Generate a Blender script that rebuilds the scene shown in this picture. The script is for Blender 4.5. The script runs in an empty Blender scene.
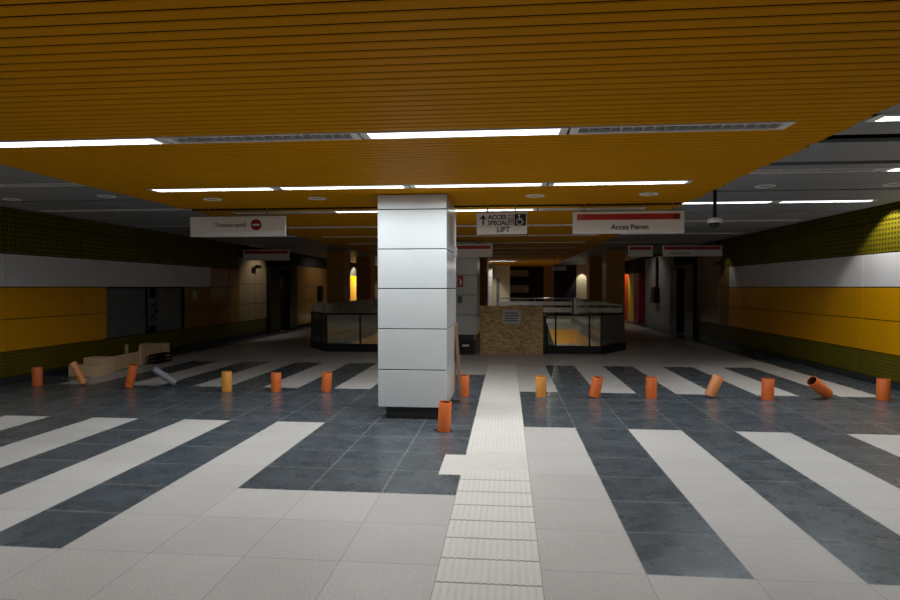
import bpy, bmesh, math, random
from mathutils import Matrix, Vector, Euler
random.seed(7)
S = bpy.context.scene
COL = S.collection

# ------------------------------------------------------------------ helpers
def lin(c):
    return tuple(((v/255)/12.92 if v/255 <= 0.04045 else ((v/255+0.055)/1.055)**2.4) for v in c)

class MB:
    """collects geometry for one mesh"""
    def __init__(s): s.v = []; s.f = []; s.m = []
    def quad(s, a, b, c, d, mi=0):
        n = len(s.v); s.v += [a, b, c, d]; s.f.append((n, n+1, n+2, n+3)); s.m.append(mi)
    def box(s, x0, x1, y0, y1, z0, z1, mi=0, M=None):
        P = [(x0,y0,z0),(x1,y0,z0),(x1,y1,z0),(x0,y1,z0),(x0,y0,z1),(x1,y0,z1),(x1,y1,z1),(x0,y1,z1)]
        if M is not None: P = [tuple(M @ Vector(p)) for p in P]
        n = len(s.v); s.v += P
        for f in ((0,3,2,1),(4,5,6,7),(0,1,5,4),(1,2,6,5),(2,3,7,6),(3,0,4,7)):
            s.f.append(tuple(n+i for i in f)); s.m.append(mi)
        return s
    def prism(s, poly, z0, z1, mi=0):
        n = len(s.v); k = len(poly)
        s.v += [(x,y,z0) for x,y in poly] + [(x,y,z1) for x,y in poly]
        s.f.append(tuple(n+i for i in reversed(range(k)))); s.m.append(mi)
        s.f.append(tuple(n+k+i for i in range(k))); s.m.append(mi)
        for i in range(k):
            j = (i+1) % k
            s.f.append((n+i, n+j, n+k+j, n+k+i)); s.m.append(mi)
        return s
    def bar(s, a, b, w, h=None, mi=0):
        """box bar from a to b"""
        a = Vector(a); b = Vector(b); d = b-a; L = d.length
        q = d.to_track_quat('X', 'Z').to_matrix().to_4x4(); q.translation = a
        h = h or w
        return s.box(0, L, -w/2, w/2, -h/2, h/2, mi, q)
    def tube(s, a, b, r, n=16, mi=0, cap=True, r2=None):
        a = Vector(a); b = Vector(b); d = b-a
        q = d.to_track_quat('Z', 'Y').to_matrix()
        r2 = r if r2 is None else r2
        k = len(s.v)
        for p, rr in ((a, r), (b, r2)):
            for i in range(n):
                t = 2*math.pi*i/n
                s.v.append(tuple(p + q @ Vector((rr*math.cos(t), rr*math.sin(t), 0))))
        for i in range(n):
            j = (i+1) % n
            s.f.append((k+i, k+j, k+n+j, k+n+i)); s.m.append(mi)
        if cap:
            s.f.append(tuple(k+i for i in reversed(range(n)))); s.m.append(mi)
            s.f.append(tuple(k+n+i for i in range(n))); s.m.append(mi)
        return s
    def lathe(s, prof, n=32, mi=0, closed=False):
        """profile (r,z) turned about z"""
        k = len(s.v); m = len(prof)
        for r, z in prof:
            for i in range(n):
                t = 2*math.pi*i/n
                s.v.append((r*math.cos(t), r*math.sin(t), z))
        rng = range(m) if closed else range(m-1)
        for a in rng:
            b = (a+1) % m
            for i in range(n):
                j = (i+1) % n
                s.f.append((k+a*n+i, k+a*n+j, k+b*n+j, k+b*n+i)); s.m.append(mi)
        return s
    def build(s, name, mats, parent=None, bevel=0, smooth=False):
        me = bpy.data.meshes.new(name)
        me.from_pydata(s.v, [], s.f); me.update()
        for m in (mats if isinstance(mats, (list, tuple)) else [mats]): me.materials.append(m)
        for p, mi in zip(me.polygons, s.m): p.material_index = mi
        bm = bmesh.new(); bm.from_mesh(me); bmesh.ops.recalc_face_normals(bm, faces=bm.faces); bm.to_mesh(me); bm.free()
        if smooth:
            for p in me.polygons: p.use_smooth = True
            me.set_sharp_from_angle(angle=math.radians(40))
        o = bpy.data.objects.new(name, me); COL.objects.link(o)
        if parent is not None: o.parent = parent
        if bevel:
            b = o.modifiers.new('bevel', 'BEVEL'); b.width = bevel; b.segments = 2; b.limit_method = 'ANGLE'
        return o

def tag(o, label=None, cat=None, group=None, kind=None):
    if label: o['label'] = label
    if cat: o['category'] = cat
    if group: o['group'] = group
    if kind: o['kind'] = kind
    return o
def empty(name, loc=(0,0,0), label=None, cat=None, group=None, rot=(0,0,0)):
    o = bpy.data.objects.new(name, None); COL.objects.link(o)
    o.location = loc; o.rotation_euler = rot; o.empty_display_size = 0.1
    return tag(o, label, cat, group)
def copy_tree(o, parent=None):
    c = o.copy(); COL.objects.link(c); c.parent = parent
    for ch in list(o.children): copy_tree(ch, c)
    return c
def struct(o): o['kind'] = 'structure'; return o

# ------------------------------------------------------------------ materials
def nodes(name):
    m = bpy.data.materials.new(name); m.use_nodes = True
    nt = m.node_tree; return m, nt, nt.nodes['Principled BSDF']
def coords(nt): return nt.nodes.new('ShaderNodeTexCoord').outputs['Object']
def math_(nt, op, a, b=None):
    n = nt.nodes.new('ShaderNodeMath'); n.operation = op
    for i, v in enumerate((a, b)):
        if v is None: continue
        if isinstance(v, (int, float)): n.inputs[i].default_value = v
        else: nt.links.new(v, n.inputs[i])
    return n.outputs[0]
def mixc(nt, fac, a, b):
    n = nt.nodes.new('ShaderNodeMix'); n.data_type = 'RGBA'
    if isinstance(fac, (int, float)): n.inputs[0].default_value = fac
    else: nt.links.new(fac, n.inputs[0])
    for i, v in ((6, a), (7, b)):
        if isinstance(v, tuple): n.inputs[i].default_value = (*v[:3], 1)
        else: nt.links.new(v, n.inputs[i])
    return n.outputs[2]
def noise(nt, scale, detail=4, rough=0.55, vec=None, stretch=None):
    n = nt.nodes.new('ShaderNodeTexNoise'); n.inputs['Scale'].default_value = scale
    n.inputs['Detail'].default_value = detail; n.inputs['Roughness'].default_value = rough
    v = vec or coords(nt)
    if stretch:
        mp = nt.nodes.new('ShaderNodeMapping'); mp.inputs['Scale'].default_value = stretch
        nt.links.new(v, mp.inputs['Vector']); v = mp.outputs[0]
    nt.links.new(v, n.inputs['Vector']); return n.outputs['Fac']
def ramp(nt, fac, lo, hi):
    n = nt.nodes.new('ShaderNodeMapRange'); n.inputs[1].default_value = lo; n.inputs[2].default_value = hi
    nt.links.new(fac, n.inputs[0]); return n.outputs[0]
def simple(name, rgb, rough=0.5, metal=0.0, vary=0.06, nscale=3.0, spec=0.5, stretch=None):
    """plain colour with a slight procedural mottling"""
    m, nt, b = nodes(name)
    c = lin(rgb); d = tuple(v*(1-vary) for v in c); e = tuple(min(1, v*(1+vary)) for v in c)
    f = ramp(nt, noise(nt, nscale, stretch=stretch), 0.3, 0.7)
    nt.links.new(mixc(nt, f, d, e), b.inputs['Base Color'])
    b.inputs['Roughness'].default_value = rough; b.inputs['Metallic'].default_value = metal
    b.inputs['Specular IOR Level'].default_value = spec
    return m
def grid_mask(nt, vec, px, py, w, ox=0.0, oy=0.0):
    """1 on the joints of a px * py grid"""
    sx = nt.nodes.new('ShaderNodeSeparateXYZ'); nt.links.new(vec, sx.inputs[0])
    outs = []
    for k, (p, off) in enumerate(((px, ox), (py, oy))):
        a = math_(nt, 'ADD', sx.outputs[k], -off)
        a = math_(nt, 'DIVIDE', a, p); a = math_(nt, 'FRACT', a)
        a = math_(nt, 'ABSOLUTE', math_(nt, 'ADD', a, -0.5))
        outs.append(math_(nt, 'GREATER_THAN', a, 0.5 - w/p/2))
    return math_(nt, 'MAXIMUM', outs[0], outs[1])
def white_noise_tile(nt, vec, px, py, ox, oy):
    sx = nt.nodes.new('ShaderNodeSeparateXYZ'); nt.links.new(vec, sx.inputs[0])
    cb = nt.nodes.new('ShaderNodeCombineXYZ')
    for k, (p, off) in enumerate(((px, ox), (py, oy))):
        a = math_(nt, 'FLOOR', math_(nt, 'DIVIDE', math_(nt, 'ADD', sx.outputs[k], -off), p))
        nt.links.new(a, cb.inputs[k])
    w = nt.nodes.new('ShaderNodeTexWhiteNoise'); w.noise_dimensions = '3D'
    nt.links.new(cb.outputs[0], w.inputs['Vector']); return w.outputs['Value']

def make_light_tile():
    m, nt, b = nodes('light_granite_tile'); v = coords(nt)
    spk = ramp(nt, noise(nt, 90, 3, 0.7, v), 0.35, 0.65)
    blot = ramp(nt, noise(nt, 1.1, 5, 0.6, v), 0.3, 0.75)
    c = mixc(nt, spk, lin((190,184,179)), lin((225,219,214)))
    c = mixc(nt, math_(nt, 'MULTIPLY', blot, 0.30), c, lin((160,156,150)))
    c = mixc(nt, math_(nt, 'MULTIPLY', white_noise_tile(nt, v, .6, .6, .2, .5), .16), c, lin((146,140,134)))
    c = mixc(nt, math_(nt, 'MULTIPLY', grid_mask(nt, v, .6, .6, .006, .2, .5), .5), c, lin((110,106,102)))
    nt.links.new(c, b.inputs['Base Color'])
    b.inputs['Roughness'].default_value = 0.42; b.inputs['Specular IOR Level'].default_value = 0.35
    return m
def make_dark_tile():
    m, nt, b = nodes('dark_slate_tile'); v = coords(nt)
    n1 = ramp(nt, noise(nt, 3.5, 8, 0.68, v), 0.35, 0.68)
    n2 = ramp(nt, noise(nt, 22, 6, 0.7, v, (1, .6, 1)), 0.4, 0.75)
    c = mixc(nt, n1, lin((64,70,76)), lin((92,99,105)))
    c = mixc(nt, math_(nt, 'MULTIPLY', n2, 0.22), c, lin((126,133,138)))
    c = mixc(nt, math_(nt, 'MULTIPLY', white_noise_tile(nt, v, .6, .6, .2, .5), .25), c, lin((70,74,78)))
    c = mixc(nt, math_(nt, 'MULTIPLY', grid_mask(nt, v, .6, .6, .009, .2, .5), .75), c, lin((160,160,158)))
    nt.links.new(c, b.inputs['Base Color'])
    r = ramp(nt, noise(nt, 5, 6, .65, v), 0.3, 0.7)
    rr = nt.nodes.new('ShaderNodeMapRange'); rr.inputs[3].default_value = 0.2; rr.inputs[4].default_value = 0.38
    nt.links.new(r, rr.inputs[0]); nt.links.new(rr.outputs[0], b.inputs['Roughness'])
    b.inputs['Specular IOR Level'].default_value = 0.5
    return m
def make_perforated(name, pitch):
    m, nt, b = nodes(name); v = coords(nt)
    sx = nt.nodes.new('ShaderNodeSeparateXYZ'); nt.links.new(v, sx.inputs[0])
    d = []
    for o in (1, 2):
        a = math_(nt, 'ADD', math_(nt, 'FRACT', math_(nt, 'DIVIDE', sx.outputs[o], pitch)), -0.5)
        d.append(math_(nt, 'MULTIPLY', a, a))
    hole = math_(nt, 'LESS_THAN', math_(nt, 'ADD', d[0], d[1]), 0.062)
    f = ramp(nt, noise(nt, 2, 3, .5, v), .3, .7)
    c = mixc(nt, f, lin((100,92,6)), lin((114,104,8)))
    c = mixc(nt, hole, c, lin((26,24,8)))
    nt.links.new(c, b.inputs['Base Color']); b.inputs['Roughness'].default_value = 0.5
    b.inputs['Specular IOR Level'].default_value = 0.3
    return m
def make_osb():
    m, nt, b = nodes('osb_board'); v = coords(nt)
    mp = nt.nodes.new('ShaderNodeMapping'); mp.inputs['Scale'].default_value = (14, 14, 34)
    nt.links.new(v, mp.inputs['Vector'])
    vo = nt.nodes.new('ShaderNodeTexVoronoi'); vo.inputs['Scale'].default_value = 1.0
    nt.links.new(mp.outputs[0], vo.inputs['Vector'])
    sp = nt.nodes.new('ShaderNodeSeparateColor'); nt.links.new(vo.outputs['Color'], sp.inputs[0])
    c = mixc(nt, sp.outputs[0], lin((150,122,82)), lin((222,190,138)))
    c = mixc(nt, math_(nt, 'MULTIPLY', sp.outputs[1], .3), c, lin((136,104,66)))
    nt.links.new(c, b.inputs['Base Color']); b.inputs['Roughness'].default_value = .8
    return m
def make_wood(name, a, bb):
    m, nt, b = nodes(name); v = coords(nt)
    f = ramp(nt, noise(nt, 6, 5, .6, v, (6, 1, 8)), .3, .7)
    nt.links.new(mixc(nt, f, lin(a), lin(bb)), b.inputs['Base Color']); b.inputs['Roughness'].default_value = .75
    return m
def make_glass(name, d0, d1):
    m, nt, b = nodes(name); out = nt.nodes['Material Output']; nt.nodes.remove(b)
    tr = nt.nodes.new('ShaderNodeBsdfTransparent'); tr.inputs[0].default_value = (.93, .96, .92, 1)
    gl = nt.nodes.new('ShaderNodeBsdfGlossy'); gl.inputs['Roughness'].default_value = .04; gl.inputs[0].default_value = (.9, .95, .9, 1)
    df = nt.nodes.new('ShaderNodeBsdfDiffuse'); df.inputs[0].default_value = (.80, .82, .70, 1)
    fr = nt.nodes.new('ShaderNodeFresnel'); fr.inputs[0].default_value = 1.3
    dust = nt.nodes.new('ShaderNodeMixShader')
    f = noise(nt, 2.5, 4); rr = nt.nodes.new('ShaderNodeMapRange'); rr.inputs[3].default_value = d0; rr.inputs[4].default_value = d1
    nt.links.new(f, rr.inputs[0]); nt.links.new(rr.outputs[0], dust.inputs[0])
    nt.links.new(tr.outputs[0], dust.inputs[1]); nt.links.new(df.outputs[0], dust.inputs[2])
    mx = nt.nodes.new('ShaderNodeMixShader'); nt.links.new(fr.outputs[0], mx.inputs[0])
    nt.links.new(dust.outputs[0], mx.inputs[1]); nt.links.new(gl.outputs[0], mx.inputs[2])
    nt.links.new(mx.outputs[0], out.inputs[0]); return m
def emit(name, rgb, st):
    m, nt, b = nodes(name)
    b.inputs['Base Color'].default_value = (.8, .8, .8, 1)
    b.inputs['Emission Color'].default_value = (*rgb, 1); b.inputs['Emission Strength'].default_value = st
    return m

LAMP = 2.6
LAMP_W = 18.5
LAMP_RGB = (.92, 1.0, 1.04)
M_light, M_dark, M_perf = make_light_tile(), make_dark_tile(), make_perforated('perforated_yellow_sheet', .08)
M_perf2 = make_perforated('fine_perforated_yellow_sheet', .06)
M_tact = simple('cream_tactile_tile', (222,215,206), .55, vary=.05, nscale=8)
M_groove = simple('tactile_joint', (166,160,152), .8)
M_white = simple('white_enamel_panel', (210,212,212), .22, vary=.02)
M_whiteband = simple('white_wall_panel', (236,236,240), .32, vary=.03)
M_orange = simple('orange_enamel_panel', (226,160,0), .28, vary=.05, nscale=1.2)
M_brown = simple('brown_enamel_panel', (160,120,66), .2, vary=.10, nscale=1.0)
M_beige = simple('beige_enamel_panel', (176,152,116), .22, vary=.10, nscale=1.0)
M_pillar = simple('orange_brown_pillar_panel', (198,142,50), .3, vary=.12, nscale=2.0)
M_slat = simple('yellow_metal_slat', (194,132,0), .55, vary=.05, nscale=.7, spec=.03)
M_grey = simple('grey_ceiling_panel', (134,139,144), .5, vary=.06, nscale=1.5)
M_black = simple('black_void', (14,14,15), .8)
M_blackmetal = simple('black_metal', (24,24,26), .35, metal=.3)
M_darkgrey = simple('dark_grey_plinth', (52,55,58), .4)
M_steel = simple('brushed_steel', (150,152,150), .3, metal=.9, nscale=12)
M_trim = simple('white_lamp_trim', (236,236,234), .4)
M_silver = simple('silver_louvre', (215,215,215), .4, metal=.3)
M_conc = simple('raw_concrete', (150,146,140), .85, vary=.2, nscale=4)
M_floorfar = M_light
M_osb = make_osb()
M_ply = make_wood('plywood', (218,184,142), (238,208,168))
M_card = make_wood('cardboard', (222,190,150), (238,208,170))
M_glass = make_glass('dusty_green_glass', .12, .22)
M_glass2 = make_glass('dusty_sheen_green_glass', .30, .48)  # more diffuse dust, partly standing in for light reflected in the panes
M_sign = simple('white_sign_face', (240,238,234), .4, vary=.03)
M_red = simple('sign_red', (186,44,30), .45)
M_redsym = simple('no_entry_red', (146,16,30), .4)
M_ink = simple('black_lettering', (28,28,30), .6)
M_blue = simple('dark_blue_pictogram', (32,38,62), .5)
M_paper = simple('white_paper_notice', (190,190,186), .7)
M_greyink = simple('grey_print', (110,116,120), .7)
M_pipe = simple('orange_plastic_pipe', (232,116,52), .42, vary=.06, nscale=10)
M_pipe2 = simple('yellowish_orange_pipe', (236,158,72), .4, vary=.10, nscale=10)  # yellower than the plain orange pipes, even all round
M_pipe3 = simple('pale_orange_pipe', (238,152,96), .4, vary=.08, nscale=10)
M_pipeg = simple('grey_plastic_pipe', (150,154,160), .4)
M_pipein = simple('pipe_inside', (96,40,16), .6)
M_shutter = simple('grey_shutter_panel', (104,110,114), .45, vary=.08)
M_magenta = simple('magenta_panel', (150,26,60), .4)
M_redpan = simple('red_panel', (226,70,20), .4)
M_yelpan = simple('yellow_panel', (232,190,60), .4)
M_cream = simple('cream_tile', (214,200,164), .5)
M_lit = emit('lit_fluorescent_louvre', LAMP_RGB, LAMP)
M_unlit = simple('dark_lamp_tray', (84,84,86), .4)
M_lens = simple('downlight_glass', (196,190,176), .3)

# ------------------------------------------------------------------ camera
f_, VP, CZ = 600.0, (507.0, 287.0), 1.65
D = Vector(((VP[0]-450)/f_, (VP[1]-300)/f_, 1)).normalized()
a_, b_ = Vector((1,0,0)), Vector((0,(VP[1]-300)/f_,1))
N = a_.cross(b_).normalized()
if N.y > 0: N = -N
R = D.cross(N)
if R.x < 0: R = -R
right = Vector((R.x, D.x, N.x)); down = Vector((R.y, D.y, N.y)); fwd = Vector((R.z, D.z, N.z))
cam = bpy.data.objects.new('camera', bpy.data.cameras.new('camera')); COL.objects.link(cam)
cam.data.sensor_width = 36; cam.data.lens = 36*f_/900; cam.data.clip_end = 200
Mx = Matrix((right, -down, -fwd)).transposed().to_4x4(); Mx.translation = (0, 0, CZ)
cam.matrix_world = Mx
S.camera = cam

# ------------------------------------------------------------------ levels and lines of the place
XL, XR, YB, YF = -8.4, 6.2, -5.0, 34.0
HC, HG, HT = 2.80, 2.87, 3.16
YXL, YXR = -4.75, 2.45          # yellow ceiling edges
GXL, GXR = -7.6, 5.5            # grey ceiling outer edges

# ------------------------------------------------------------------ floor
WELLS = [(-5.4, -1.9), (-0.4, 3.1)]
WY0, WY1 = 15.1, 28.0
xs = sorted(set([XL, XR, -.6] + [round(.2+.6*k, 3) for k in range(-14, 10)] + [w for W in WELLS for w in W] + [-6.1, -7.9]))
xs = [x for x in xs if XL <= x <= XR]
ys = sorted(set([YB, 3.5, 4.7, 5.22, 5.85, 7.1, 9.5, 11.25, 12.75, WY0, WY1, 20.0, 24.0, YF]))
def tile(x, y):
    if -.4 < x < .2 and y < 12.75: return 2
    if -.6 < x < -.4 and 5.22 < y < 5.85: return 2
    if -2.2 < x < -.4 and 4.7 < y < 11.25: return 1
    if x > 5.6 and y > 9.5: return 1
    if x < -7.9 and y > 9.5: return 1
    if 7.1 < y < 9.5: return 1
    if x > .2:
        k = int((x-.2)//.6)
        if k % 2 == 1 and (3.5 < y < 7.1 or 9.5 < y < 12.75) and x < 5.0: return 1
        if k % 2 == 1 and 3.5 < y < 7.1: return 1
    elif x < -2.2:
        k = int((-2.2-x)//.6)
        if k % 2 == 1 and (3.5 < y < 7.1 or 9.5 < y < 12.75): return 1
    return 0
fl = MB()
for i in range(len(xs)-1):
    for j in range(len(ys)-1):
        xc, yc = (xs[i]+xs[i+1])/2, (ys[j]+ys[j+1])/2
        if WY0 < yc < WY1 and any(a < xc < b for a, b in WELLS): continue
        fl.quad((xs[i],ys[j],0),(xs[i+1],ys[j],0),(xs[i+1],ys[j+1],0),(xs[i],ys[j+1],0), tile(xc, yc))
# cut corners at the front of the two wells
CH = 0.8
fl.v += [(3.1-CH,WY0,0),(3.1,WY0,0),(3.1,WY0+1.1,0),(-5.4,WY0,0),(-5.4+CH,WY0,0),(-5.4,WY0+1.1,0)]
n = len(fl.v); fl.f += [(n-6,n-5,n-4),(n-3,n-2,n-1)]; fl.m += [0, 0]
floor = struct(fl.build('floor', [M_light, M_dark, M_tact]))
# raised guidance ribs and their joints
rb = MB()
y = 2.1
while y < 5.1:
    for k in range(14):
        x = -.4 + .6*(k+.5)/14
        rb.box(x-.012, x+.012, y+.008, y+.292, 0, .003)
    y += .3
for k in range(14):
    for q in range(9):
        x = -.4+.6*(k+.5)/14; yy = 5.95+q*.3
        rb.box(x-.012, x+.012, yy+.01, yy+.29, 0, .0007)
rb.build('guidance_rib', simple('rib_tile', (228,222,213), .5, vary=.03), floor)
jt = MB(); y = 2.1
while y < 5.2:
    jt.box(-.4, .2, y-.004, y+.004, -.001, .0015); y += .3
jt.box(-.402, -.398, 2, 5.2, -.001, .001); jt.box(.198, .202, 2, 12.7, -.001, .001)
jt.build('guidance_joint', M_groove, floor)
# rough dark opening round the pipe beside the column
hb = MB()
pts = []
for i in range(14):
    t = 2*math.pi*i/14; r = random.uniform(.10, .135)
    pts.append((-.735+r*math.cos(t), 6.86+r*math.sin(t)))
hb.prism(pts, 0, .002); hb.build('pipe_hole', M_black, floor)

# well shafts and lower level
for (a, b), nm in zip(WELLS, ('wall_well_left', 'wall_well_right')):
    w = MB()
    z1, z2 = -.30, -.95
    for zt, zb, mi in ((0, z1, 1), (z1, z2, 0), (z2, -3.6, 1)):
        w.quad((a,WY0,zb),(a,WY1,zb),(a,WY1,zt),(a,WY0,zt), mi)
        w.quad((b,WY0,zb),(b,WY1,zb),(b,WY1,zt),(b,WY0,zt), mi)
        w.quad((a,WY1,zb),(b,WY1,zb),(b,WY1,zt),(a,WY1,zt), mi)
        w.quad((a,WY0,zb),(b,WY0,zb),(b,WY0,zt),(a,WY0,zt), mi)
    w.quad((a,WY0,-3.6),(b,WY0,-3.6),(b,WY1,-3.6),(a,WY1,-3.6), 1)
    struct(w.build(nm, [M_orange, M_conc]))

# ------------------------------------------------------------------ side walls
JY = [21.3, 22.3]              # passage openings
def panels(mb, X, side, y0, y1, z0, z1, step, first, gap=.014, t=.03, zs=()):
    """rows of cladding plates on the wall plane X"""
    cuts = [y0] + [first+step*k for k in range(-30, 60) if y0+.05 < first+step*k < y1-.05] + [y1]
    zz = [z0] + list(zs) + [z1]
    for a, b in zip(cuts, cuts[1:]):
        for c, d in zip(zz, zz[1:]):
            x0, x1 = (X, X+t) if side > 0 else (X-t, X)
            mb.box(x0, x1, a+gap/2, b-gap/2, c+gap/2, d-gap/2)
def side_wall(X, side, nm, white_end, kiosk=None):
    bk = MB(); t0, t1 = (X+.03, X+.25) if side > 0 else (X-.25, X-.03)
    segs = [(YB, JY[0]), (JY[1], YF)]
    if kiosk:
        ka, kb = kiosk
        bk.box(t0, t1, YB, ka, 0, HT); bk.box(t0, t1, kb, JY[0], 0, HT)
        bk.box(t0, t1, ka, kb, 0, .55); bk.box(t0, t1, ka, kb, 1.62, HT)
    else: bk.box(t0, t1, YB, JY[0], 0, HT)
    bk.box(t0, t1, JY[1], YF, 0, HT); bk.box(t0, t1, JY[0], JY[1], 2.35, HT)
    # alcove behind the passage opening
    u = X+side*1.6
    bk.box(min(u,u+side*.2), max(u,u+side*.2), JY[0]-.4, JY[1]+.4, 0, HT)
    bk.box(min(X,u), max(X,u), JY[0]-.5, JY[0]-.3, 0, HT); bk.box(min(X,u), max(X,u), JY[1]+.3, JY[1]+.5, 0, HT)
    bk.box(min(X,u), max(X,u), JY[0]-.4, JY[1]+.4, 2.35, 2.5); bk.box(min(X,u), max(X,u), JY[0]-.4, JY[1]+.4, -.1, 0)
    w = struct(bk.build(nm, M_black))
    u2 = u-side*.02; MB().box(min(u,u2), max(u,u2), JY[0]-.3, JY[1]+.3, 0, 2.35).build('passage_panel', M_brown, w)
    MB().box(min(X,u2), max(X,u2), JY[0]-.28, JY[1]+.28, -.02, .002).build('passage_floor', M_light, w)
    F = 11.15
    m = MB(); panels(m, X, side, YB, JY[0], .12, .55, 1.8, F); m.build('perforated_panel', M_perf2, w); m = MB(); panels(m, X, side, YB, 18.2, 2.22, HT, 1.8, F, zs=(2.74,))
    m.build('perforated_panel', M_perf, w)
    m = MB(); oe = kiosk[0] if kiosk else white_end
    panels(m, X, side, YB, oe, .555, 1.645, 1.8, F, zs=(1.1,)); m.build('orange_panel', M_orange, w)
    m = MB(); panels(m, X, side, YB, white_end, 1.65, 2.215, 1.8, F); m.build('white_panel', M_whiteband, w)
    m = MB()
    if kiosk: panels(m, X, side, kiosk[1], 18.2, .555, 1.645, 1.2, 15.1, zs=(1.1,)); panels(m, X, side, white_end, 18.2, 1.65, 2.215, 1.2, 15.1)
    else: panels(m, X, side, white_end, 18.2, .555, 2.215, 1.2, white_end, zs=(1.1,1.65))
    bg = MB(); panels(bg, X, side, 18.2, JY[0]-.95, .555, 2.6, 1.2, 18.2, zs=(1.1,1.75)); bg.build('beige_panel', M_beige, w)
    if side < 0: panels(m, X, side, JY[1]+.87, 31.2, .1, 2.5, 1.2, JY[1]+.87, zs=(.6,1.1,1.65))
    m.build('brown_panel', M_brown, w)
    m = MB(); m.box(min(X,X+side*.05), max(X,X+side*.05), YB, JY[0], 0, .115); m.build('plinth', M_darkgrey, w)
    m = MB()
    for ya, yb in ((JY[0]-.95, JY[0]+.02), (JY[1]-.02, JY[1]+.85)): m.box(X-.12, X+.12, ya, yb, 0, 2.42)
    m.box(X-.12, X+.12, JY[0]+.02, JY[1]-.02, 2.32, 2.42)
    struct(m.build('trim_3' if side > 0 else 'trim_4', M_blackmetal))
    return w
wr = side_wall(XR, 1, 'wall_right', 17.5)
wl = side_wall(XL, -1, 'wall_left', 16.4, (11.9, 15.0))
# unfinished far stretch of the right wall
m = MB(); m.box(XR, XR+.03, 23.17, 27.8, 0, 2.9); m.build('bare_concrete', M_conc, wr)
m = MB(); m.box(XL-.03, XL, 31.3, 33.9, 0, 2.25); m.build('bright_orange_panel', M_orange, wl)
struct(MB().box(XL-.3, XR+.3, YB-.2, YB, 0, HT).build('wall_back', M_whiteband))
wf = struct(MB().box(XL-.3, XR+.3, YF, YF+.2, 0, HT).build('wall_far', M_black))
m = MB()
for a, b in ((2.25, 2.6), (1.35, 1.75), (.55, .95)): m.box(-.1, 1.2, YF-.03, YF, a, b)
m.build('pale_panel', M_conc, wf)
m = MB().box(2.05, 2.6, YF-.05, YF, 0, 2.8); m.build('brown_panel', M_brown, wf)
m = MB().box(3.85, 4.5, YF-.04, YF, 0, 2.9); m.build('cream_panel', M_cream, wf)
m = MB().box(-8.4, -7.9, YF-.04, YF, 0, 2.9); m.build('cream_panel', M_cream, wf)

# ------------------------------------------------------------------ ceilings
ROWS = [4.5, 6.8, 9.0, 11.3, 13.5, 15.7, 17.9, 20.1, 22.3, 24.5, 26.7]
LX = [(-4.22, -2.68), (-2.66, -1.12), (-1.10, .44), (.46, 2.0)]
ce = MB()
k = int(YB*10)
while k < YF*10-1:
    y0, y1 = k/10+.008, k/10+.092; yc = k/10+.05
    k += 1
    if 8.5 < yc < 8.7: continue
    spans = [(YXL, YXR)]
    if any(abs(yc-r) < .1 for r in ROWS + [0.1]): spans = [(YXL, LX[0][0]), (LX[3][1], YXR)]
    jx = random.uniform(-.02, .02)
    for a, b in spans:
        xa, xb = a+jx*(a == YXL), b+jx*(b == YXR); g, c, e = .006, .0045, .0075
        pr = [(y0+g, HC), (y1-g, HC), (y1-g+e, HC+c), (y1-g+e, HC+.03), (y0+g-e, HC+.03), (y0+g-e, HC+c)]
        n = len(ce.v); ce.v += [(xa, p, q) for p, q in pr] + [(xb, p, q) for p, q in pr]
        ce.f += [tuple(range(n, n+6)), tuple(range(n+6, n+12))] + [(n+i, n+(i+1) % 6, n+6+(i+1) % 6, n+6+i) for i in range(6)]
        ce.m += [0, 0, 0, 0, 1, 1, 1, 0]  # slat sides and tops coloured black, putting gap shade into the colour
ceiling = struct(ce.build('ceiling', [M_slat, M_black]))
m = MB(); m.box(YXL-.02, YXR+.02, YB, YF, HC+.12, HC+.14); m.build('ceiling_void', M_black, ceiling)
def grey_ceiling(nm, x0, x1, rows, lamps, gaps):
    g = MB()
    cuts = sorted([YB] + [v for G in gaps for v in G] + [YF])
    for a, b in zip(cuts[::2], cuts[1::2]):
        step = 1.2; y = a
        while y < b-.01:
            e = min(b, y+step)
            # leave the lamp trays free
            hits = [r for r in rows if y < r < e]
            ya = y
            for r in hits:
                g.box(x0, x1, ya, r-.1, HG, HG+.03)
                s0, s1 = lamps[r]
                if s0 > x0+.01: g.box(x0, s0, r-.1, r+.1, HG, HG+.03)
                if s1 < x1-.01: g.box(s1, x1, r-.1, r+.1, HG, HG+.03)
                ya = r+.1
            g.box(x0, x1, ya, e-.006, HG, HG+.03); y = e
    o = struct(g.build(nm, M_grey))
    m = MB().box(x0, x1, YB, YF, HG+.14, HG+.16); m.build('ceiling_void', M_black, o)
    return o
RR = {4.62: [(2.62, 3.92, 1), (3.96, 5.26, 1)], 6.65: [(2.52, 3.86, 0), (3.9, 5.24, 1)], 9.02: [(2.48, 3.80, 1), (3.84, 5.16, 1)],
      11.5: [(2.6, 3.93, 0), (3.97, 5.3, 0)], 14.15: [(2.6, 3.93, 0), (3.97, 5.3, 0)], 16.8: [(2.6, 3.93, 0), (3.97, 5.3, 0)]}
RL = {6.70: [(-7.5, -6.16, 1), (-6.12, -4.80, 0)], 9.0: [(-7.4, -6.1, 0), (-6.06, -4.8, 0)], 11.45: [(-7.4, -6.1, 0), (-6.06, -4.8, 0)],
      14.0: [(-7.4, -6.1, 0), (-6.06, -4.8, 0)]}
span = lambda d: {r: (min(q[0] for q in v), max(q[1] for q in v)) for r, v in d.items()}
grey_ceiling('ceiling_right', YXR, GXR, list(RR), span(RR), [(5.12, 5.38), (6.18, 6.34), (7.93, 8.03), (10.2, 10.26), (12.6, 12.68)])
grey_ceiling('ceiling_left', GXL, YXL, list(RL), span(RL), [(5.12, 5.38), (7.93, 8.03), (10.2, 10.26)])
struct(MB().box(GXR-.02, XR+.3, YB, YF, HT, HT+.1).build('ceiling_cove_right', M_black))
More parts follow.
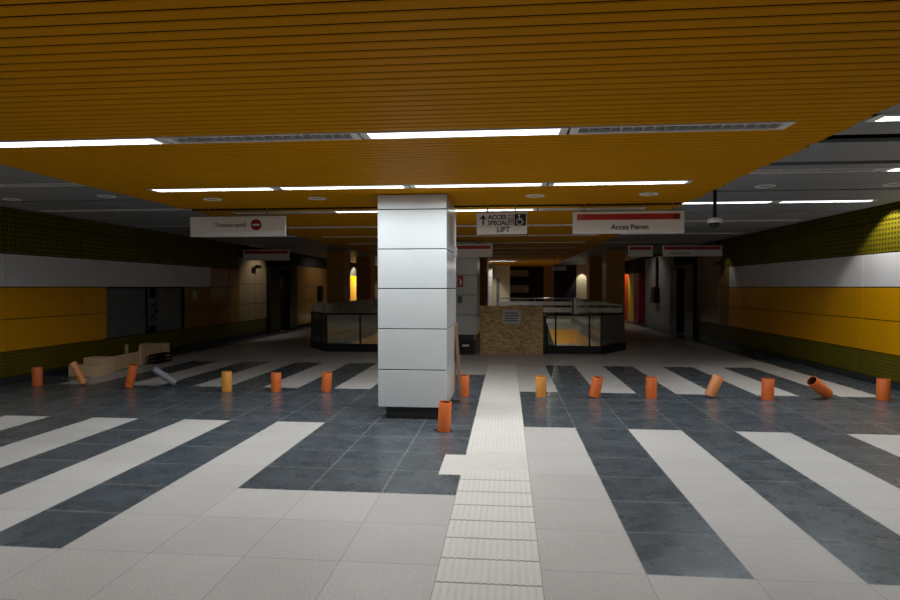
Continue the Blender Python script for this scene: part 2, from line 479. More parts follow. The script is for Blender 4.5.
struct(MB().box(XL-.3, GXL+.02, YB, YF, HT, HT+.1).build('ceiling_cove_left', M_black))
struct(MB().box(GXL-.05, GXL, YB, YF, HG, HT).build('trim_1', M_darkgrey))
struct(MB().box(GXR, GXR+.05, YB, YF, HG, HT).build('trim_2', M_darkgrey))

# ------------------------------------------------------------------ ceiling lights
def lamp_proto(L, lit):
    """origin at the middle of the lower face"""
    o = empty('ceiling_light'); W = .19; h = L/2
    fr = MB()
    fr.box(-h, h, -W/2, -W/2+.018, -.006, .07); fr.box(-h, h, W/2-.018, W/2, -.006, .07)
    fr.box(-h, -h+.06, -W/2+.018, W/2-.018, -.006, .07); fr.box(h-.06, h, -W/2+.018, W/2-.018, -.006, .07)
    fr.box(-h, h, -W/2, W/2, .07, .08)
    fr.build('lamp_frame', M_trim, o)
    if lit:
        MB().box(-h+.06, h-.06, -W/2+.018, W/2-.018, .004, .012).build('diffuser', M_lit, o)
    else:
        MB().box(-h+.06, h-.06, -W/2+.018, W/2-.018, .062, .07).build('lamp_tray', M_unlit, o)
        lv = MB(); nf = int((L-.12)/.075)
        for i in range(nf+1):
            x = -h+.06+(L-.12)*i/nf
            lv.bar((x, -W/2+.018, .03), (x, W/2-.018, .03), .006, .05)
            if i < nf:
                xm = x+(L-.12)/nf
                lv.bar((x, -.03, .035), (xm, .03, .035), .004, .03); lv.bar((x, .03, .035), (xm, -.03, .035), .004, .03)
        lv.box(-h+.06, h-.06, -W/2+.018, -W/2+.03, .0, .05); lv.box(-h+.06, h-.06, W/2-.03, W/2-.018, 0, .05)
        lv.build('louvre', M_silver, o)
    return o
protos = {}
def lamp(x0, x1, y, z, lit, label, group):
    key = (round(x1-x0, 2), lit)
    if key not in protos: o = protos[key] = lamp_proto(x1-x0, lit)
    else: o = copy_tree(protos[key])
    o.location = ((x0+x1)/2, y, z); tag(o, label, 'ceiling light', group)
    if lit:      # the tube's light, kept off the horizon by the louvre
        l = bpy.data.lights.new('tube_light', 'AREA'); l.shape = 'RECTANGLE'; l.size = x1-x0-.12; l.size_y = .15
        l.energy = LAMP_W*(x1-x0)/1.54; l.color = LAMP_RGB; l.spread = math.radians(162)
        lo = bpy.data.objects.new('tube_light', l); COL.objects.link(lo); lo.location = ((x0+x1)/2, y, z-.002)
    return o
ORD = ['nearest', 'second', 'third', 'fourth', 'fifth', 'sixth', 'seventh', 'eighth', 'ninth', 'tenth', 'eleventh']
UN = ['leftmost', 'second from left', 'third from left', 'rightmost']
LIT = {0: (0, 2), 1: (0, 1, 2, 3), 2: (1, 2), 10: (2,)}
for r, y in enumerate(ROWS):
    for u, (a, b) in enumerate(LX):
        lit = u in LIT.get(r, ())
        lab = f"{'lit' if lit else 'unlit'} slim light, {UN[u]} in the {ORD[r]} row of the yellow ceiling"
        lamp(a, b, y, HC, lit, lab, 'slim lights in the yellow ceiling')
for r, (y, v) in enumerate(sorted(RR.items())):
    for u, (a, b, lit) in enumerate(v):
        lamp(a, b, y, HG, bool(lit), f"{'lit' if lit else 'unlit'} ceiling light, {'inner' if u == 0 else 'outer'} one in the {ORD[r]} row on the right grey ceiling", 'lights in the right grey ceiling')
for r, (y, v) in enumerate(sorted(RL.items())):
    for u, (a, b, lit) in enumerate(v):
        lamp(a, b, y, HG, bool(lit), f"{'lit' if lit else 'unlit'} ceiling light, {'outer' if u == 0 else 'inner'} one in the {ORD[r]} row on the left grey ceiling", 'lights in the left grey ceiling')
# rows continuing over and behind the viewer
for y in (0.1,):
    for u, (a, b) in enumerate(LX):
        lit = u == 1
        lamp(a, b, y, HC, lit, f"{'lit' if lit else 'unlit'} ceiling light above the viewer, {UN[u]} of its row", 'slim lights in the yellow ceiling')

def downlight_proto():
    o = empty('recessed_downlight')
    MB().lathe([(.085, .02), (.085, -.004), (.095, -.012), (.115, -.010), (.118, .0), (.118, .02)], 28).build('trim_ring', M_trim, o, smooth=True)
    MB().lathe([(.0, .004), (.05, .0), (.086, .004), (.086, .02)], 28).build('lens', M_lens, o, smooth=True)
    return o
dp = None
for x, y, z, lab in ((-3.84, 7.55, HC, 'round unlit downlight in yellow ceiling above the no-entry sign'),
                     (-2.45, 7.6, HC, 'round unlit downlight in yellow ceiling just left of the white column'),
                     (.35, 7.65, HC, 'round unlit downlight in yellow ceiling above the lift sign'),
                     (1.74, 7.62, HC, 'round unlit downlight in yellow ceiling above the long red-banded sign'),
                     (3.10, 7.6, HG, 'round unlit downlight in right grey ceiling next to the dome camera pole'),
                     (4.57, 7.6, HG, 'round unlit downlight in right grey ceiling closest to the right wall'),
                     (-5.35, 7.6, HG, 'round unlit downlight in left grey ceiling next to the yellow edge'),
                     (-6.85, 7.75, HG, 'round unlit downlight in left grey ceiling closest to the left wall')):
    o = dp = downlight_proto() if dp is None else copy_tree(dp)
    o.location = (x, y, z); tag(o, lab, 'downlight', 'round downlights')

# ------------------------------------------------------------------ columns
def clad_column(x0, x1, y0, y1, zs, plinth_h, mat, label, plinth_in=.085):
    o = empty('clad_column', ((x0+x1)/2, (y0+y1)/2, 0), label, 'column')
    cx, cy = (x0+x1)/2, (y0+y1)/2; hx, hy = (x1-x0)/2, (y1-y0)/2
    MB().box(-hx+plinth_in, hx-plinth_in, -hy+plinth_in, hy-plinth_in, 0, plinth_h+.02).build('plinth', M_darkgrey, o)
    MB().box(-hx+.03, hx-.03, -hy+.03, hy-.03, plinth_h+.02, zs[-1]).build('column_core', M_black, o)
    for a, b in zip(zs, zs[1:]):
        g = .006
        MB().box(-hx, hx, -hy, -hy+.025, a+g, b-g).build('front_panel', mat, o, bevel=.003)
        MB().box(-hx, hx, hy-.025, hy, a+g, b-g).build('rear_panel', mat, o, bevel=.003)
        for s, nm in ((1, 'right_panel'), (-1, 'left_panel')):
            q = MB()
            for c, d in ((-hy+.027, -.003), (.003, hy-.027)):
                q.box(min(s*hx, s*(hx-.025)), max(s*hx, s*(hx-.025)), c, d, a+g, b-g)
            q.build(nm, mat, o, bevel=.003)
    return o
ZS = [.15, .62, 1.13, 1.63, 2.12, 2.61, 2.795]
c1 = clad_column(-1.6, -.74, 7.35, 8.72, ZS, .13, M_white, 'white panel-clad square column standing in the foreground')
clad_column(-1.6, -.74, 15.0, 16.4, [.45, .95, 1.45, 1.95, 2.45, 2.795], .43, M_white, 'shaded white-clad column behind the foreground column with a small red sign', .1)
clad_column(-1.6, -.74, 22.6, 24.0, ZS, .13, M_pillar, 'brown column directly behind the shaded white column')
clad_column(-1.6, -.74, 30.2, 31.4, ZS, .13, M_white, 'bright white column at the far end of the hall')
o = tag(MB().box(-.85, .15, 31.6, 33.2, 0, 2.79).build('lift_shaft', M_cream), 'cream tiled lift shaft at the far end beside a white column', 'lift shaft')
MB().box(-.55, -.4, 31.57, 31.6, 0, 2.1).build('shaft_door', M_greyink, o)
for x, y, lab in ((3.22, 20, 'orange-brown pillar right of the well, the nearer of two'), (3.22, 24, 'orange-brown pillar right of the well, the farther of two'),
                  (-6.12, 20, 'dark brown pillar left of the well, the nearer of two'), (-6.12, 24, 'dark brown pillar left of the well, the farther of two')):
    o = empty('hall_pillar', (x+.3, y+.4, 0), lab, 'pillar', 'brown pillars beside the wells')
    q = MB()
    for a, b in zip((.12, .65, 1.2, 1.75, 2.3), (.64, 1.19, 1.74, 2.29, 2.865)): q.box(-.3, .3, -.4, .4, a, b)
    q.build('pillar_panel', M_pillar, o); MB().box(-.26, .26, -.36, .36, 0, 2.86).build('core', M_darkgrey, o)
# things on and by the columns
o = tag(MB().box(-.739, -.69, 8.25, 8.36, 2.08, 2.2).build('motion_detector', M_white, bevel=.006), 'small white sensor box high on right side of foreground column', 'sensor')
M_ = Matrix.Translation((-.655, 8.6, .004)) @ Matrix.Rotation(math.radians(-4.0), 4, 'Y')
q = MB(); q.box(-.012, .012, -.12, .12, 0, 1.12, M=M_)
tag(q.build('plywood_board', make_wood('aged_plywood', (128,92,60), (164,126,90))), 'narrow plywood board leaning on right side of foreground column', 'board')
o = empty('fire_sign', (-1.16, 14.99, 1.75), 'small red fire sign on the shaded white column', 'sign')
MB().box(-.065, .065, -.01, .008, -.1, .18).build('sign_plate', M_red, o)
q = MB(); q.box(-.02, .02, -.013, -.01, -.05, .08); q.box(-.035, .0, -.013, -.01, .08, .11); q.box(.025, .035, -.013, -.01, -.02, .06); q.build('symbol', M_sign, o)
tag(MB().box(-1.22, -1.12, 14.94, 14.998, 1.25, 1.42).build('mounted_call_box', M_greyink, bevel=.005), 'small grey box below the fire sign on shaded column', 'box')

# ------------------------------------------------------------------ signs
def text_mesh(name, txt, size, mat, parent, x, z, yoff=-.012, align='CENTER', sx=1.0, bold=0):
    cu = bpy.data.curves.new('lettering', 'FONT'); cu.body = txt; cu.size = size; cu.align_x = align; cu.extrude = .001; cu.offset = bold
    t = bpy.data.objects.new('t', cu); COL.objects.link(t)
    dg = bpy.context.evaluated_depsgraph_get(); dg.update()
    me = bpy.data.meshes.new_from_object(t.evaluated_get(dg)); bpy.data.objects.remove(t)
    me.materials.clear(); me.materials.append(mat)
    me.transform(Matrix.Scale(sx, 4, (1,0,0))); me.transform(Matrix.Rotation(math.radians(90), 4, 'X'))
    o = bpy.data.objects.new(name, me); COL.objects.link(o); o.parent = parent; o.location = (x, yoff, z); return o
def sign(cx, y, z0, z1, w, label, hang, ztop, group=None, t=.05, roll=0):
    """hanging box sign; origin at the middle of its front face"""
    o = empty('hanging_sign', (cx, y, (z0+z1)/2), label, 'sign', group, (0, roll, 0)); h = (z1-z0)/2
    MB().box(-w/2, w/2, 0, t, -h, h).build('sign_panel', M_sign, o, bevel=.004)
    q = MB()
    q.box(-w/2-.006, w/2+.006, -.004, t+.004, h-.004, h+.014); q.build('top_rail', M_steel, o)
    for x in hang:
        MB().tube((x, t/2, h), (x, t/2, ztop-(z0+z1)/2), .009, 10).build('hanger', M_steel, o)
    return o
YS = 8.55
gs = 'direction signs under the ceiling'
s1 = sign(-3.97, YS, 2.397, 2.695, 1.46, 'white hanging sign with round no-entry symbol, left of foreground column', (-.45, .45), HC+.05, gs)
text_mesh('lettering', 'Trecerea oprită', .08, M_ink, s1, -.10, -.005, -.003, bold=.0009, sx=.93)
q = MB(); q.tube((.29, -.004, .02), (.29, 0, .02), .082, 32); ne = q.build('no_entry_disc', M_redsym, s1)
MB().box(.235, .345, -.007, -.004, .008, .032).build('white_bar', M_sign, ne)
q = MB(); 
for z in (-.002, ): q.box(-.33, .37, -.002, 0, -.066, -.064)
q.box(-.36,-.357,-.002,0,-.07,.07); q.build('panel_line', M_greyink, s1)
s2 = sign(-.075, YS, 2.40, 2.705, .71, 'small white lift sign with arrow and wheelchair symbol', (-.20, .19), HC+.05, gs, roll=math.radians(-.5))
text_mesh('lettering', 'ACCES', .085, M_ink, s2, -.195, .058, -.003, 'LEFT', 1.0, .0025)
text_mesh('lettering', 'SPECIAL', .085, M_ink, s2, -.195, -.022, -.003, 'LEFT', .92, .0025)
text_mesh('lettering', 'LIFT', .105, M_ink, s2, .02, -.125, -.003, bold=.002)
q = MB(); q.box(-.276, -.252, -.003, 0, -.02, .09); q.build('arrow_stem', M_ink, s2)
q = MB(); q.v += [(-.264,-.003,.125),(-.325,-.003,.05),(-.264,-.003,.075),(-.203,-.003,.05)]; q.f += [(0,1,2),(0,2,3)]; q.m += [0,0]; q.build('arrow_head', M_ink, s2)
q = MB(); q.box(-.34, .34, -.002, 0, -.042, -.038); q.build('dividing_line', M_greyink, s2)
# lift cabin pictogram
q = MB(); q.box(.085,.17,-.003,0,-.02,-.012); q.box(.085,.17,-.003,0,.105,.113); q.box(.085,.093,-.003,0,-.02,.113); q.box(.162,.17,-.003,0,-.02,.113)
for x in (.112, .143): q.box(x-.008, x+.008, -.003, 0, .0, .06); q.tube((x,-.003,.075),(x,0,.075),.010,12)
q.build('lift_pictogram', M_ink, s2)
pb = MB().box(.18, .34, -.003, 0, -.034, .13).build('pictogram_plate', M_blue, s2)
q = MB(); q.tube((.245,-.006,.108),(.245,-.003,.108),.014,14)
q.box(.238,.252,-.006,-.003,.04,.09); q.box(.245,.285,-.006,-.003,.058,.068); q.box(.245,.288,-.006,-.003,.036,.048)
q.bar((.284,-.0045,.042),(.305,-.0045,.0),.003,.012)
k0 = 20
for i in range(k0):
    t0 = math.radians(120+240*i/k0); t1 = math.radians(120+240*(i+1)/k0)
    q.bar((.25+.042*math.cos(t0),-.0045,.02+.042*math.sin(t0)),(.25+.042*math.cos(t1),-.0045,.02+.042*math.sin(t1)),.003,.011)
q.build('wheelchair_symbol', M_sign, pb)
s3 = sign(1.675, YS, 2.395, 2.705, 1.51, 'long white sign with red band, right of the lift sign', (-.6, .6), HC+.05, gs)
rbd = MB().box(-.70, .70, -.004, 0, .035, .115).build('red_band', M_red, s3)
q = MB(); q.box(-.69,-.625,-.007,-.004,.045,.105); q.build('band_icon', simple('faded_red', (196,96,80), .5), rbd)
q = MB(); q.box(.60,.68,-.007,-.004,.045,.105); q.build('arrow_icon', simple('deep_red', (120,20,16), .5), rbd)
text_mesh('lettering', 'Acces Peron', .10, M_ink, s3, .02, -.10, -.004, bold=.0013)
def far_sign(cx, y, z0, z1, w, label):
    o = sign(cx, y, z0, z1, w, label, (-w*.35, w*.35), HC+.05, gs); h = (z1-z0)/2
    MB().box(-w/2+.04, w/2-.04, -.004, 0, h*.25, h*.8).build('red_band', M_red, o); return o
s4 = far_sign(-6.78, 16.4, 2.40, 2.70, 1.35, 'distant dim sign with red band over the left aisle')
s5 = far_sign(-.98, 14.6, 2.38, 2.69, 1.25, 'dim red-banded sign in front of the shaded white column')
s6 = far_sign(3.58, 16.6, 2.47, 2.76, .64, 'small distant sign over right aisle, left of a longer one')
s7 = far_sign(4.93, 16.6, 2.47, 2.76, 1.54, 'long distant red-banded sign over the right aisle')
text_mesh('lettering', 'Acces Peron', .10, M_ink, s7, -.3, -.09, -.004)
sign(2.05, 24.0, 2.30, 2.46, .55, 'tiny far sign hanging under the yellow ceiling edge', (-.2, .2), HC+.05, gs)

# ------------------------------------------------------------------ dome camera and wall cameras
o = empty('hanging_dome_camera', (2.60, 7.85, 2.455), 'dome camera on a dark pole under the right grey ceiling', 'camera')
MB().tube((0,0,.05), (0,0,HG+.05-2.455), .022, 14).build('pole', M_blackmetal, o)
MB().lathe([(.0,.07),(.04,.065),(.08,.05),(.09,.02),(.09,.0),(.075,0)], 28).build('housing', M_trim, o, smooth=True)
MB().lathe([(.074,.0),(.07,-.03),(.048,-.055),(.02,-.068),(0,-.07)], 28).build('dome', M_blackmetal, o, smooth=True)
def wall_camera(x, y, z, s, lab):
    o = empty('wall_camera', (x, y, z), lab, 'camera', 'wall cameras')
    MB().box(min(0,-s*.03), max(0,-s*.03), -.05, .05, -.05, .05).build('bracket', M_blackmetal, o)
    MB().tube((-s*.03,0,0), (-s*.16,-.02,.0), .018, 10).build('arm', M_blackmetal, o)
    MB().box(-s*.16-.05, -s*.16+.05, -.22, .06, -.05, .06).build('camera_body', M_blackmetal, o, bevel=.01)
wall_camera(XL, 19.4, 2.32, -1, 'black camera on the left wall above brown panels')
wall_camera(XR, 18.0, 2.32, 1, 'black camera on the right wall above brown panels')
tag(MB().box(XL, XL+.07, 14.0, 14.18, 2.2, 2.28).build('mounted_junction_box', M_greyink, bevel=.006), 'small grey junction box on the white band of the left wall', 'box')

# ------------------------------------------------------------------ kiosk front in the left wall
o = empty('kiosk_front', (XL-.1, 13.45, .56), 'grey shuttered kiosk front set into the left wall', 'kiosk')
MB().box(-.06, .03, -1.55, .0-.08, 0, 1.06).build('shutter', M_shutter, o)
MB().box(-.06, .03, .45, 1.48, 0, 1.06).build('shutter', M_shutter, o)
MB().box(-.14, -.1, -1.55, 1.55, 0, 1.06).build('back_board', M_black, o)
MB().box(.0, .06, .0, .03, .05, 1.05).build('post', M_steel, o)
MB().box(.0, .04, 1.48, 1.55, 0, 1.06).build('post', M_blackmetal, o)
q = MB()
for a, b, c, d in ((-1.38,-1.34,.02,.42),(-1.06,-1.02,.02,.42),(-1.38,-1.02,.39,.42)): q.box(.03,.05,a,b,c,d)
q.build('vent_frame', M_greyink, o)
ps = MB().box(.02,.035,.05,.44,.18,.83).build('poster', M_greyink, o)
q = MB()
for i in range(26):
    yy, zz = random.uniform(.08,.36), random.uniform(.22,.75); q.box(.035,.037,yy,yy+random.uniform(.03,.08),zz,zz+random.uniform(.02,.08))
q.build('poster_print', M_ink, ps)
tag(MB().box(XL, XL+.02, 15.35, 15.55, 1.32, 1.55).build('wall_notice', M_paper), 'small pale notice on brown panel right of the kiosk', 'notice')

# ------------------------------------------------------------------ well balustrades
def balustrade(pts, h, label, posts, plinth=.2, rail=True, mat=M_glass, ends=True):
    pm = M_blackmetal if rail else M_steel; pw = .02 if rail else .012; o = empty('glass_balustrade', (pts[0][0], pts[0][1], 0), label, 'balustrade'); ox, oy = pts[0]
    P = [(x-ox, y-oy) for x, y in pts]
    q = MB()
    for a, b in zip(P, P[1:]): q.bar((*a, plinth/2), (*b, plinth/2), .12, plinth)
    q.build('plinth', M_blackmetal, o)
    for a, b in zip(P, P[1:]):
        d = Vector(b)-Vector(a); u = d.normalized()*.03
        MB().bar((a[0]+u.x,a[1]+u.y,(plinth+h)/2), (b[0]-u.x,b[1]-u.y,(plinth+h)/2), .014, h-plinth-.03).build('glass_pane', mat if rail else M_glass2, o)
    if rail:
        q = MB()
        for a, b in zip(P, P[1:]): q.tube((*a, h), (*b, h), .024, 12)
        q.build('handrail', M_blackmetal, o)
    for x, y in posts:
        MB().box(x-ox-pw, x-ox+pw, y-oy-.03, y-oy+.03, .1, h if rail else h-.12).build('post', pm, o)
    return o
fy = WY0-.1
balustrade([(.98, fy), (2.3, fy), (3.05, fy+1.1)], .96, 'glass balustrade with dark rail right of the chipboard enclosure', [(1.2,fy),(2.02,fy),(2.3,fy),(3.05,fy+1.1)])
balustrade([(-5.35, fy+1.1), (-4.6, fy), (-1.9, fy)], .96, 'glass balustrade with dark rail left of the foreground column', [(-5.35,fy+1.1),(-4.85,fy+.37),(-4.6,fy),(-3.72,fy),(-2.8,fy)])
balustrade([(3.05, fy+1.2), (3.05, WY1)], 1.19, 'tall glass side panel along the right edge of the right well', [(3.05,18.5),(3.05,21),(3.05,23.5)], rail=False)
balustrade([(-5.35, fy+1.2), (-5.35, WY1)], 1.19, 'tall glass side panel along the left edge of the left well', [(-5.35,18.5),(-5.35,21),(-5.35,23.5)], rail=False)
def rear_barrier(x0, x1, label):
    o = empty('rear_barrier', ((x0+x1)/2, WY1+.1, 0), label, 'barrier'); w = (x1-x0)/2
    for a, b in ((.48, .70), (.80, .98)): MB().box(-w, w, -.02, .02, a, b).build('grey_board', M_conc, o)
    MB().tube((-w,0,1.12),(w,0,1.12),.025,12).build('handrail', M_steel, o)
    for i in range(5):
        x = -w+.03+(2*w-.06)*i/4; MB().tube((x,0,0),(x,0,1.12),.02,10).build('post', M_steel, o)
rear_barrier(-.4, 3.0, 'pale railing across the far end of the right well')
balustrade([(-5.3, WY1+.1), (-1.9, WY1+.1)], 1.1, 'glass balustrade across the far end of the left well', [(-5.3, WY1+.1), (-3.6, WY1+.1), (-1.9, WY1+.1)])

# ------------------------------------------------------------------ chipboard enclosure
o = empty('chipboard_enclosure', (.11, 14.8, 0), 'brown chipboard box enclosure with a notice, behind the guidance strip', 'enclosure')
MB().box(-.77, .77, -.012, .012, 0, 1.19).build('front_board', M_osb, o)
MB().box(-.77, -.746, .013, .25, 0, 1.19).build('side_board', M_osb, o)
MB().box(.746, .77, .013, .25, 0, 1.19).build('side_board', M_osb, o)
nt_ = MB().box(-.21, .23, -.018, -.012, .76, 1.10).build('notice', M_paper, o)
q = MB()
for i in range(4): q.box(-.17, .19-.03*(i % 2), -.021, -.018, .80+i*.065, .835+i*.065)
q.build('notice_print', M_greyink, nt_)
tag(MB().box(.885, .965, 14.82, 14.90, 0, .95).build('black_post', M_blackmetal), 'black square post between chipboard enclosure and glass balustrade', 'post')
q = MB(); q.v += [(.92,15.16,.95),(.92,15.16,-.3),(1.36,15.16,-.3),(.92,15.24,.95),(.92,15.24,-.3),(1.36,15.24,-.3)]
q.f += [(0,1,2),(5,4,3),(0,3,4,1),(1,4,5,2),(2,5,3,0)]; q.m += [0]*5
tag(q.build('escalator_balustrade', M_blackmetal), 'black sloping escalator side seen through glass beside the enclosure', 'escalator')
q = empty('tool_crate', (-1.0, 14.75, 0), 'black crate on the floor at foot of the shaded column', 'crate')
MB().box(-.22, .22, -.15, .15, 0, .27).build('crate_body', M_blackmetal, q, bevel=.012)
MB().box(-.24, .24, -.17, .17, .27, .32).build('lid', M_blackmetal, q, bevel=.01)
MB().box(-.08, .08, -.19, -.17, .2, .25).build('latch', M_trim, q)

# ------------------------------------------------------------------ pipes standing across the hall
def pipe(x, y, H, mat, lab, lean=0.0, yaw=0.0, r=.08, kind='orange'):
    """hollow plastic pipe; leans by 'lean' radians towards +x turned by yaw"""
    o = empty('plastic_pipe', (x, y, 0), lab, 'pipe', 'plastic pipes standing across the floor')
    q = MB(); t = .008
    q.lathe([(r-t, .0), (r, .0), (r, H-.004), (r-.003, H), (r-t, H), (r-t, .0)], 32)
    q.build('pipe_wall', mat, o, smooth=True)
    MB().lathe([(r-t-.0005, .002), (r-t-.0005, H-.012)], 32).build('pipe_inside', M_pipein if kind == 'orange' else M_darkgrey, o, smooth=True)
    if kind == 'grey':
        MB().lathe([(r+.001, H*.42), (r+.010, H*.43), (r+.010, H*.55), (r+.001, H*.56)], 32).build('socket_ring', mat, o, smooth=True)
    # keep the lowest rim point on the floor
    o.rotation_euler = Euler((0, lean, yaw), 'XYZ')
    o.location.z = r*math.sin(abs(lean))*0.98
    return o
def fpt(px, py):
    """floor point of the place seen at a photo position; only used to read positions off the photograph"""
    v = Vector(((px-450)/f_, (py-300)/f_, 1)); w = right*v.x + down*v.y + fwd*v.z
    t = -CZ/w.z; return w.x*t, w.y*t
rad = math.radians
PIPES = [
 (35.2, 385.5, .30, M_pipe, 0, 0, .08, 'upright orange pipe nearest the left wall'),
 (82.5, 385.5, .40, M_pipe3, -26, 10, .056, 'orange pipe leaning left in front of the cardboard boxes'),
 (127.5, 388, .38, M_pipe, 15, -8, .066, 'orange pipe leaning right, just left of the grey pipe'),
 (225.5, 391.5, .31, M_pipe2, 0, 0, .08, 'upright yellowish pipe, right of the grey pipe'),
 (275, 391.5, .29, M_pipe, 0, 0, .08, 'upright orange pipe midway between grey pipe and foreground column'),
 (325, 392, .30, M_pipe, 5, 0, .078, 'slightly tilted orange pipe nearest left of foreground column'),
 (463.5, 397, .32, M_pipe, 1, 0, .08, 'upright orange pipe at the rear corner of foreground column'),
 (443.5, 432, .335, M_pipe, 3, 0, .075, 'orange pipe closest to the viewer, at the column front corner'),
 (541, 397, .31, M_pipe2, 0, 0, .08, 'upright yellowish pipe just right of the guidance strip'),
 (594.5, 398, .30, M_pipe, 11, -20, .08, 'orange pipe tilted right, second right of the guidance strip'),
 (652, 398.5, .31, M_pipe, 0, 0, .08, 'upright orange pipe, third to the right of the guidance strip'),
 (711, 398, .32, M_pipe3, 22, -10, .08, 'pale orange pipe tilted right, fourth right of the guidance strip'),
 (769, 400.5, .31, M_pipe, 1, 0, .085, 'upright orange pipe between pale tilted pipe and nearly fallen pipe'),
 (885, 400.5, .31, M_pipe, 1, 0, .085, 'upright orange pipe nearest the right wall'),
]
for px, py, H, mt, ln, yw, r, lab in PIPES:
    x, y = fpt(px, py); pipe(x, y+r*.6, H, mt, lab, rad(ln), rad(yw), r)
x, y = fpt(175, 386.5); pipe(x, y+.03, .43, M_pipeg, 'grey pipe leaning far over to the left, only grey one', rad(-56), rad(5), .052, 'grey')
x, y = fpt(829, 399); pipe(x, y+.04, .36, M_pipe, 'orange pipe nearly fallen over with open end showing, near right wall', rad(-54), rad(20), .08)

# ------------------------------------------------------------------ cardboard and timber by the left wall
def carton(x0, x1, y0, y1, h, lab, z=0):
    o = empty('cardboard_box', ((x0+x1)/2, (y0+y1)/2, z), lab, 'box', 'cardboard boxes by the left wall'); a, b = (x1-x0)/2, (y1-y0)/2
    MB().box(-a, a, -b, b, 0, h).build('box_body', M_card, o, bevel=.006)
    MB().box(-a+.005, a-.005, -.03, .03, h, h+.002).build('packing_tape', M_ply, o)
    return o
carton(-8.05, -7.5, 10.32, 10.56, .20, 'low cardboard box, nearest of the packaging by the left wall')
carton(-7.98, -7.56, 10.62, 10.92, .31, 'taller cardboard box at near end of the long plywood board')
q = MB(); q.box(-.012, .012, -.95, .95, 0, .29); q.box(-.2, -.012, -.95, .95, 0, .018); o = q.build('plywood_tray', M_ply)
o.location = (-7.74, 11.9, 0); o.rotation_euler = (0, 0, rad(4)); tag(o, 'long low plywood board standing on edge along the left wall', 'board')
for yy, hh, xx, lab in ((12.1, .42, -8.1, 'short timber batten behind the long board, nearer the wall'), (11.95, .42, -7.69, 'upright timber batten in front of the long plywood board')):
    tag(MB().box(xx-.025, xx+.025, yy-.025, yy+.025, 0, hh).build('timber_batten', M_ply), lab, 'batten')
carton(-8.33, -7.78, 12.92, 13.2, .36, 'cardboard box at the far end of the long plywood board')
o = empty('plastic_crate', (-7.53, 12.42, 0), 'small black slatted crate in front of the long plywood board', 'crate')
q = MB()
for z in (.0, .08, .16): q.box(-.1, .1, -.28, -.265, z+.0, z+.04); q.box(-.1, .1, .265, .28, z, z+.04); q.box(-.1, -.085, -.28, .28, z, z+.04); q.box(.085, .1, -.28, .28, z, z+.04)
for a in (-.1, .085):
    for b in (-.28, .265): q.box(a, a+.015, b, b+.015, 0, .2)
q.box(-.1, .1, -.28, .28, 0, .012); q.build('crate_frame', M_blackmetal, o)

# ------------------------------------------------------------------ far right end
tag(MB().box(XR-.25, XR, 27.9, 29.0, 0, 2.3).build('magenta_cabinet', M_magenta), 'tall dark magenta cabinet against the far right wall', 'cabinet')
tag(MB().box(XR-.2, XR, 29.1, 30.6, 0, 2.3).build('yellow_cabinet', M_yelpan), 'tall yellow cabinet beside the magenta one at far right', 'cabinet')
tag(MB().box(XR-.2, XR, 30.7, 32.3, 0, 2.3).build('red_cabinet', M_redpan), 'tall bright red-orange cabinet at the far right end', 'cabinet')
tag(MB().box(XR-.222, XR-.002, 25.2, 25.8, 1.0, 1.65).build('mounted_meter_box', M_blackmetal, bevel=.01), 'black meter box on bare concrete of the far right wall', 'box')
tag(MB().box(XR-.102, XR-.002, 25.35, 25.5, 1.66, 2.86).build('cable_duct', M_blackmetal), 'black vertical cable duct above the meter box', 'duct')
tag(MB().box(XL+.002, XL+.12, 28.6, 29.4, .0, 2.2).build('fire_cabinet', M_magenta), 'dark red cabinet against the far left wall', 'cabinet')
tag(MB().box(XL+.002, XL+.18, 26.0, 26.35, 1.0, 1.7).build('mounted_extinguisher_box', M_blackmetal), 'small black box on the far left brown wall', 'box')

# ------------------------------------------------------------------ lamps of the place and added fill lights
def spot(name, loc, tgt, energy, ang, blend=.4, color=(1, .97, .9), rad_=.03):
    l = bpy.data.lights.new(name, 'SPOT'); l.energy = energy; l.spot_size = math.radians(ang); l.spot_blend = blend; l.color = color; l.shadow_soft_size = rad_
    o = bpy.data.objects.new(name, l); COL.objects.link(o); o.location = loc
    o.rotation_euler = (Vector(tgt)-Vector(loc)).to_track_quat('-Z', 'Y').to_euler(); return o
spot('cove_wall_lamp', (5.80, 10.3, 3.13), (6.0, 10.3, 0), 80, 108, .3)
spot('left_niche_lamp', (-7.9, 32.6, 2.95), (-8.4, 32.6, 0.5), 420, 120, .3, (1, .9, .6))
spot('far_wall_lamp', (4.15, 33.6, 2.85), (4.15, 34, 0), 60, 60, .3)
spot('red_cabinet_fill', (5.4, 31.0, 2.8), (6.1, 31.0, 1.0), 60, 90, .5)  # added spot without a fixture, brightens the far right cabinets
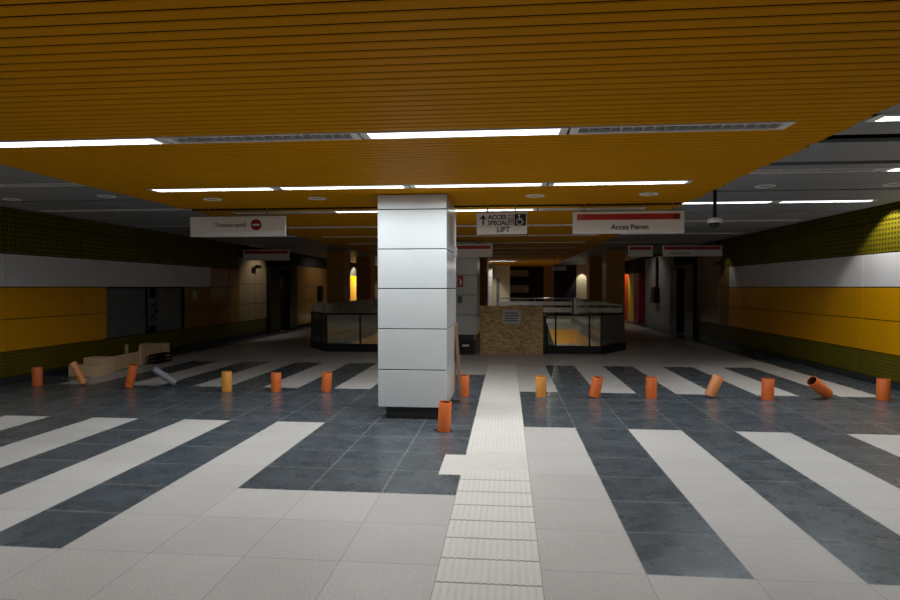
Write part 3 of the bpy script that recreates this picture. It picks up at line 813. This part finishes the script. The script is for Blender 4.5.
spot('brown_wall_fill', (-7.5, 19.4, 2.85), (-8.4, 19.4, 1.5), 22, 110, .6)  # added light on the left wall panels, no fixture here
spot('far_left_wall_fill', (-6.9, 25.6, 2.85), (-8.4, 25.6, 1.2), 30, 130, .6, (1, .93, .82))  # added to keep the far left brown wall from going black
spot('far_right_wall_fill', (4.9, 25.6, 2.85), (6.2, 25.6, 1.2), 18, 130, .6)  # matching added light on the bare concrete side
spot('left_passage_fill', (-9.0, 22.0, 2.3), (-9.2, 22.0, 0), 6, 140, .6, (1, .9, .75))  # extra light without a fixture, brightens the left alcove
spot('right_passage_fill', (6.8, 22.0, 2.3), (7.0, 22.0, 0), 4, 140, .6)  # extra light in the right alcove, no fixture modelled
spot('right_brown_wall_fill', (5.7, 17.6, 2.75), (6.2, 17.6, 1.6), 4, 80, .6)  # weak extra light on the right brown panels, no fixture
spot('far_column_fill', (-.2, 29.6, 2.75), (-.9, 30.5, 1.4), 60, 80, .5)  # extra light aimed at the far white column, no fixture
spot('far_floor_fill', (2.0, 31.0, 2.75), (1.5, 29, 0), 90, 110, .6)  # extra light on the floor past the wells, no fixture
for (a, b) in WELLS:
    l = bpy.data.lights.new('lower_level_lamp', 'AREA'); l.energy = 26; l.shape = 'RECTANGLE'; l.size = 2.5; l.size_y = .3; l.color = (1, .93, .8)
    o = bpy.data.objects.new('lower_level_lamp', l); COL.objects.link(o); o.location = ((a+b)/2, WY1-1.2, -1.9); o.rotation_euler = (math.radians(120), 0, 0)

# ------------------------------------------------------------------ world and view
w = bpy.data.worlds.new('world'); S.world = w; w.use_nodes = True
w.node_tree.nodes['Background'].inputs[0].default_value = (.0, .0, .0, 1)
S.view_settings.view_transform = 'Standard'; S.view_settings.look = 'None'
S.view_settings.exposure = 0.0; S.view_settings.gamma = 1.0; S.view_settings.use_curve_mapping = False
S.cycles.use_denoising = True
S.cycles.max_bounces = 10; S.cycles.diffuse_bounces = 6; S.cycles.glossy_bounces = 4; S.cycles.transparent_max_bounces = 12
S.cycles.sample_clamp_indirect = 4.0; S.cycles.caustics_reflective = False; S.cycles.caustics_refractive = False
